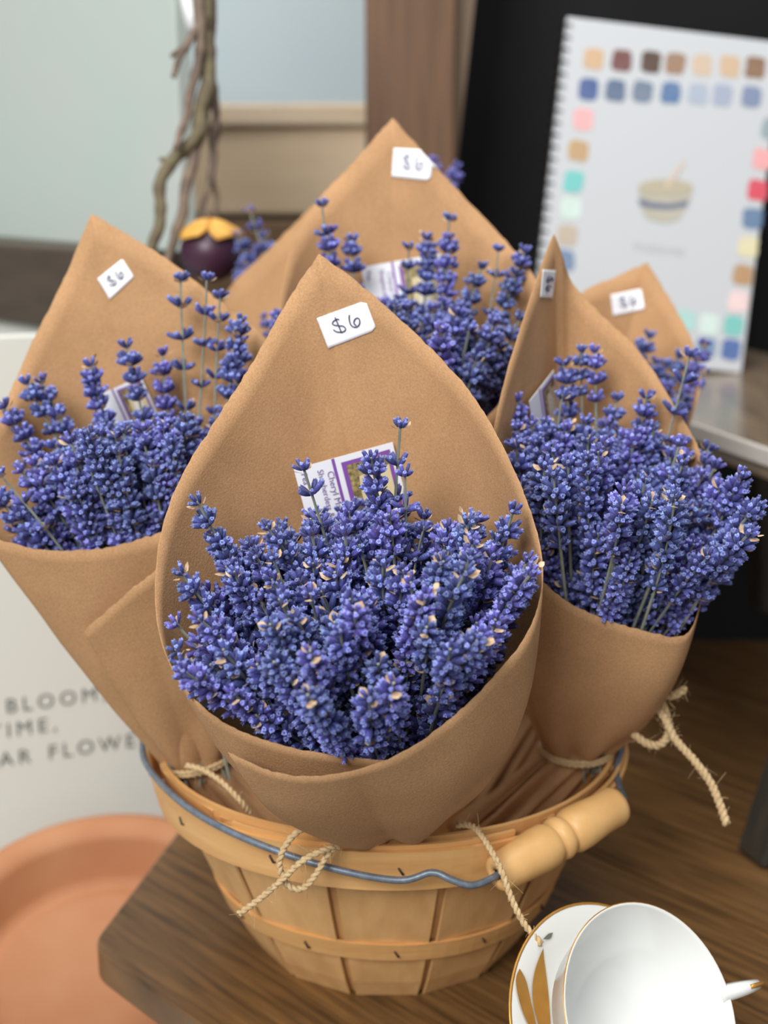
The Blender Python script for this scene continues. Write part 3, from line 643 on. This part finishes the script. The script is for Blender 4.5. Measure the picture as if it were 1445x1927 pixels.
def inv_bil(x, y):   # zoomed photo point -> sticker u, v of the foremost sticker
    TLq, TRq, BLq = V((250, 430)), V((930, 180)), V((415, 835)); a, b = TRq - TLq, BLq - TLq; p = V((x, y)) - TLq; det = a.x * b.y - a.y * b.x
    return (p.x * b.y - p.y * b.x) / det, (a.x * p.y - a.y * p.x) / det
def sticker(B, q_, rot=False, rr=.16):
    TL, TR, BR, BL = [V(p) for p in q_]
    bil = lambda u, v: (TL * (1 - u) * (1 - v) + TR * u * (1 - v) + BR * u * v + BL * (1 - u) * v)
    N, K = 14, 10; vs_, fs = [], []
    for i in range(K + 1):
        v = i / K; m_ = 0.0
        e = min(v, 1 - v) / rr * 1.6
        if e < 1: m_ = (1 - math.sqrt(max(0, 1 - (1 - e) ** 2))) * rr * .62
        for j in range(N + 1):
            u = j / N * (1 - m_); p = bil(u, v); vs_.append(on_paper(B, p.x, p.y, .0007))
    for i in range(K):
        for j in range(N): a = i * (N + 1) + j; fs.append((a, a + 1, a + N + 2, a + N + 1))
    o = mk('price_sticker', vs_, fs, M['white'], B.obj); o.modifiers.new('thick', 'SOLIDIFY').thickness = .0002
    for s_ in DOLLAR:
        uv = [inv_bil(*p) for p in s_]
        if rot: uv = [(1 - v, u) for u, v in uv]
        pp = cat_rom([V((u, v, 0)) for u, v in uv], 4); pth = []
        for p in pp: c = bil(p.x, p.y); pth.append(on_paper(B, c.x, c.y, .0014))
        mk('pen_stroke', *tube(pth, .00032, 5), M['ink'], o)
def card(B, TL, TR, ML, off=.004, full=True):
    a, b, c = on_paper(B, *TL, off), on_paper(B, *TR, off), on_paper(B, *ML, off)
    ex = (b - a).normalized(); ey = (c - a) - ex * (c - a).dot(ex); ey.normalize(); ez = ex.cross(ey)
    if ez.dot(CAM - a) < 0: ez = -ez
    wd = (b - a).length; MX = basis(ex, ey, ez, a); Ht = wd * 1.62
    o = mk('business_card', *box((0, 0, -.0004), (wd, Ht, 0), MX), M['white'], B.obj, smooth=False)
    def flat(name, pts, m, z): 
        vs_ = [MX @ V((x * wd, y * wd, z)) for x, y in pts]; return mk(name, vs_, [tuple(range(len(pts)))], m, o, smooth=False)
    flat('purple_line', [(.375, 0.0), (.405, 0.0), (.405, 1.6), (.375, 1.6)], M['purple'], .0002)
    flat('photo_frame', [(.46, .06), (.955, .06), (.955, .88), (.46, .88)], M['purple'], .0002)
    flat('photo_print', [(.505, .10), (.915, .10), (.915, .84), (.505, .84)], M['straw'], .0004)
    flat('printed_hay', [(.60, .24), (.915, .20), (.915, .84), (.56, .84)], M['cream'], .0005)
    flat('printed_fleece', [(.70, .24), (.715, .15), (.735, .13), (.76, .17), (.78, .26), (.80, .40), (.82, .60), (.83, .84), (.62, .84), (.64, .55), (.66, .36)], M['fleece'], .0006)
    flat('printed_ear', [(.725, .18), (.735, .16), (.752, .20), (.757, .27), (.745, .31), (.728, .26)], M['pink'], .0008)
    flat('printed_eye', [(.695 + .012 * math.cos(t), .36 + .012 * math.sin(t)) for t in [k * math.pi / 5 for k in range(10)]], M['blackprint'], .0008)
    if full:
        for s_, x, sz, y in (('Cheryl Maas', .305, .092, .11), ('Shepherdess & Gardener', .215, .084, .07), ('Pea', .055, .084, .06)):
            tm = MX @ basis(V((0, 1, 0)), V((1, 0, 0)), V((0, 0, -1)), V((x * wd, y * wd, .0004)))
            mk('lettering', *text_mesh(s_, sz * wd, tm), M['ptext'], o, smooth=False)
def twine_strand(pts, r=.00085, name='twine', hairs=10, seed=0):
    path = cat_rom(pts, 10); fr = frames(path); parts = []; L = 0; phs = []
    for i, p in enumerate(path): L += (p - path[i - 1]).length if i else 0; phs.append(L * 900)
    for k in range(2):
        pp = [p + (f[1] * math.cos(a + k * math.pi) + f[2] * math.sin(a + k * math.pi)) * r * .75 for p, f, a in zip(path, fr, phs)]
        parts.append(tube(pp, r, 6))
    rs = random.Random(seed + len(path))
    for k in range(hairs):
        i = rs.randrange(len(path)); p = path[i]; d = (fr[i][0] * rs.uniform(-1, 1) + fr[i][1] * rs.uniform(-1, 1) + fr[i][2] * rs.uniform(-1, 1)).normalized(); l = rs.uniform(.003, .010)
        c = V((rs.uniform(-1, 1), rs.uniform(-1, 1), rs.uniform(-1, 1))) * l * .4
        parts.append(tube([p, p + d * l * .5 + c * .4, p + d * l + c], .00011, 3))
    return merge(parts)
def tie(B, r=.0175, turns=2):
    ux = B.axis.orthogonal().normalized(); uy = B.axis.cross(ux); parts = []
    for k in range(turns):
        parts.append(twine_strand([B.T + B.axis * (.0022 * (k - .5)) + (ux * math.cos(t) + uy * math.sin(t)) * (r + .004) for t in [2 * math.pi * i / 16 for i in range(17)]], hairs=8, seed=k))
    mk('twine_tie', *merge(parts), M['twine'], B.obj)
def tails_(B, lists, hairs=34, r=.00115):
    for i, l in enumerate(lists): mk('twine_bow', *twine_strand([PD(*p) for p in l], r, hairs=hairs, seed=i), M['twine'], B.obj)

# foremost
F = bouquet('foremost lavender bouquet in kraft paper with a large clear $6 sticker', (748, 1548, .757),
    [(430, 1416, -.118), (520, 1454, -.124), (620, 1458, -.127), (740, 1425, -.127), (850, 1350, -.124), (940, 1262, -.118), (998, 1180, -.110), (1021, 1085, -.102), (1002, 975, -.092), (945, 838, -.078), (882, 735, -.060), (800, 646, -.044), (690, 545, -.034), (600, 477, -.031)],
    [(545, 560, -.034), (472, 688, -.046), (400, 800, -.064), (340, 900, -.082), (304, 1000, -.094), (292, 1120, -.103), (308, 1220, -.109), (352, 1300, -.113), (425, 1362, -.116), (530, 1402, -.118), (650, 1424, -.119), (760, 1434, -.118)], bulge=.042, sag=.005, low=4, seed=1)
fill(F, 150, .178, .218, .90, 11)
fill(F, 45, .15, .168, .93, 21, .02, .35, True)
fill(F, 24, .128, .146, .88, 31, .015, .3, True)
feature(F, [(752, 782, .665, -1, 1.0), (700, 842, .665, 6, 1.0), (572, 866, .665, -3, 1.0), (352, 948, .655, 3, 1.0), (505, 975, .655, 1, .95), (975, 962, .650, 3, 1.0), (322, 1078, .645, 1, 1.0), (318, 1178, .64, -2, 1.0), (326, 1250, .63, 2, 1.0), (400, 990, .675, 4, 1.0), (1000, 1075, .65, 1, 1.0), (770, 885, .66, -2, 1.0)])
sticker(F, [(595, 599), (689, 565), (710, 620), (617, 656)])
card(F, (545, 883), (744, 829), (590, 992))
tie(F)
tails_(F, [[(700, 1568, .735), (640, 1556, .722), (590, 1552, .716), (548, 1576, .712), (526, 1622, .714), (540, 1664, .716), (568, 1672, .716), (594, 1646, .715), (622, 1602, .716), (668, 1582, .726)],
           [(668, 1580, .728), (620, 1596, .714), (572, 1618, .710), (530, 1656, .712), (488, 1692, .714), (449, 1720, .716)],
           [(860, 1552, .74), (890, 1556, .732), (918, 1590, .716), (944, 1640, .708), (962, 1690, .706), (986, 1738, .705), (1018, 1776, .705)]])
# leftmost
Lb = bouquet('leftmost lavender bouquet in kraft paper with a slanted price sticker', (372, 1425, .835),
    [(158, 1188, -.075), (220, 1132, -.085), (290, 1075, -.09), (380, 1000, -.085), (480, 930, -.070), (545, 860, -.055), (570, 780, -.042), (548, 700, -.032), (490, 628, -.024), (400, 555, -.014), (300, 478, -.009), (172, 402, -.008)],
    [(120, 525, -.012), (62, 640, -.024), (18, 740, -.042), (-40, 840, -.056), (-70, 925, -.068), (-48, 985, -.078), (0, 1017, -.082), (100, 1036, -.085), (200, 1030, -.084), (300, 1003, -.080), (400, 965, -.07)], bulge=.012, sag=0, low=4, seed=2)
fill(Lb, 140, .20, .225, .86, 12)
fill(Lb, 45, .15, .172, .84, 22, .02, .35, True)
feature(Lb, [(335, 512, .80, -3, 1.1), (392, 512, .80, -1, 1.0), (410, 545, .80, -3, 1.0), (235, 640, .80, 0, 1.0), (155, 678, .795, 4, 1.0), (75, 705, .79, 1, 1.0), (45, 708, .79, 5, 1.0), (295, 655, .81, 1, 1.0), (470, 630, .79, 3, 1.0), (10, 750, .78, 0, 1.0), (440, 590, .79, 6, 1.0)])
sticker(Lb, [(183, 525), (231, 487), (253, 521), (207, 564)], rr=.05)
card(Lb, (172, 748), (268, 708), (205, 800), full=False)
tie(Lb)
tails_(Lb, [[(350, 1440, .80), (380, 1448, .795), (415, 1470, .79), (450, 1505, .785), (470, 1530, .79)]], 14)
# rear centre
Bc = bouquet('tallest rear lavender bouquet in kraft paper, peak in front of the post', (742, 1330, .90),
    [(560, 905, -.09), (700, 915, -.10), (820, 880, -.10), (900, 800, -.095), (965, 735, -.085), (1015, 690, -.07), (1030, 620, -.055), (1005, 520, -.04), (930, 430, -.022), (830, 325, -.011), (738, 221, -.008)],
    [(670, 300, -.010), (600, 374, -.018), (550, 460, -.035), (527, 570, -.05), (530, 680, -.065), (560, 790, -.078), (640, 860, -.09), (740, 870, -.093)], seed=3)
fill(Bc, 120, .262, .272, .88, 13)
feature(Bc, [(598, 376, .85, -2, 1.0), (655, 440, .86, 2, 1.0), (610, 425, .85, 0, 1.0), (858, 402, .85, -1, 1.0), (770, 455, .85, -3, .9), (812, 438, .86, 4, 1.0), (945, 460, .85, -2, .9), (985, 462, .86, 5, .9), (858, 440, .85, 6, 1.0), (970, 505, .84, 0, 1.0), (900, 490, .85, 1, 1.0)])
sticker(Bc, [(741, 279), (818, 283), (810, 341), (736, 333)])
card(Bc, (676, 504), (832, 478), (692, 575), full=True)
tie(Bc)
# right
Rb = bouquet('right-hand lavender bouquet with a narrow folded paper peak and small sticker', (1085, 1405, .835),
    [(960, 1010, -.085), (1020, 1094, -.095), (1100, 1150, -.10), (1200, 1184, -.10), (1288, 1195, -.092), (1318, 1130, -.082), (1330, 1030, -.072), (1330, 930, -.062), (1318, 855, -.052), (1285, 790, -.042), (1205, 665, -.022), (1130, 590, -.010), (1076, 530, -.004), (1056, 475, -.010), (1042, 440, -.014)],
    [(1022, 490, -.045), (985, 600, -.068), (945, 735, -.085), (925, 840, -.09), (925, 930, -.09), (950, 1010, -.088), (1010, 1075, -.09)], bulge=.03, sag=.008, seed=4)
fill(Rb, 140, .19, .225, .90, 14)
fill(Rb, 45, .15, .17, .92, 24, .02, .35, True)
fill(Rb, 36, .128, .146, .88, 34, .015, .3, True)
feature(Rb, [(1120, 650, .80, 5, .9), (1092, 650, .80, 5, .8), (1305, 655, .78, -3, 1.1), (1070, 672, .80, 0, 1.0), (1412, 980, .76, -3, 1.0), (1405, 1020, .755, -1, 1.0), (1345, 870, .78, 3, 1.0), (1352, 928, .77, 1, 1.0), (1330, 830, .79, 0, .9), (955, 742, .775, 4, 1.0), (1045, 735, .77, -2, 1.0), (1160, 740, .79, 1, 1.0), (1225, 735, .79, 0, 1.0), (1375, 1055, .755, 0, 1.0)])
sticker(Rb, [(1019, 507), (1044, 509), (1037, 561), (1014, 560)], rot=True, rr=.05)
card(Rb, (984, 754), (1030, 696), (994, 800), full=False)
tie(Rb)
tails_(Rb, [[(1150, 1376, .80), (1180, 1374, .80), (1215, 1398, .795), (1240, 1402, .795), (1258, 1380, .795), (1252, 1340, .795), (1236, 1310, .795), (1220, 1306, .80)],
            [(1218, 1312, .80), (1244, 1308, .795), (1268, 1308, .79), (1290, 1296, .79)],
            [(1222, 1312, .80), (1250, 1350, .79), (1270, 1390, .786), (1305, 1430, .782), (1335, 1470, .78), (1355, 1515, .778), (1367, 1551, .776)]], 60, .0016)
# far right
Fr = bouquet('blurred small-looking bouquet in front of the swatch book, far right', (1010, 1305, .96),
    [(1080, 860, -.07), (1150, 900, -.08), (1240, 880, -.08), (1295, 800, -.065), (1318, 715, -.045), (1300, 638, -.02), (1262, 566, 0), (1218, 494, .015)],
    [(1155, 522, .01), (1098, 550, -.0), (1050, 620, -.02), (1030, 720, -.045), (1050, 810, -.06)], seed=5)
fill(Fr, 45, .22, .24, .85, 15)
feature(Fr, [(1220, 622, .92, 5, 1.0), (1240, 672, .92, 2, 1.0), (1205, 680, .92, 2, 1.0), (1330, 640, .92, 0, 1.0), (1325, 690, .92, 1, 1.0), (1280, 660, .92, 5, 1.0), (1300, 720, .92, 3, 1.0), (1210, 645, .92, 5, .9)])
sticker(Fr, [(1148, 555), (1207, 543), (1214, 582), (1153, 595)], rr=.08)
tie(Fr)
# hidden one behind
Hb = bouquet('mostly hidden bouquet turned away behind the tallest one, showing plain paper', (690, 1282, 1.0),
    [(860, 560, .045), (905, 490, .03), (870, 400, .005), (800, 330, -.02), (715, 285, -.03)],
    [(650, 325, -.028), (590, 386, -.02), (505, 470, -.008), (426, 550, .005), (420, 640, .02), (470, 690, .04), (600, 690, .055), (760, 640, .06)], seed=6)
fill(Hb, 26, .22, .24, .8, 16)
feature(Hb, [(470, 390, 1.04, -3, 1.0), (455, 430, 1.05, 3, 1.0), (490, 440, 1.04, 1, 1.0), (465, 475, 1.05, 0, 1.0), (440, 500, 1.05, 4, 1.0), (857, 306, 1.04, 5, 1.0), (822, 296, 1.04, 5, .9), (495, 590, .96, 5, .7)])
tie(Hb)
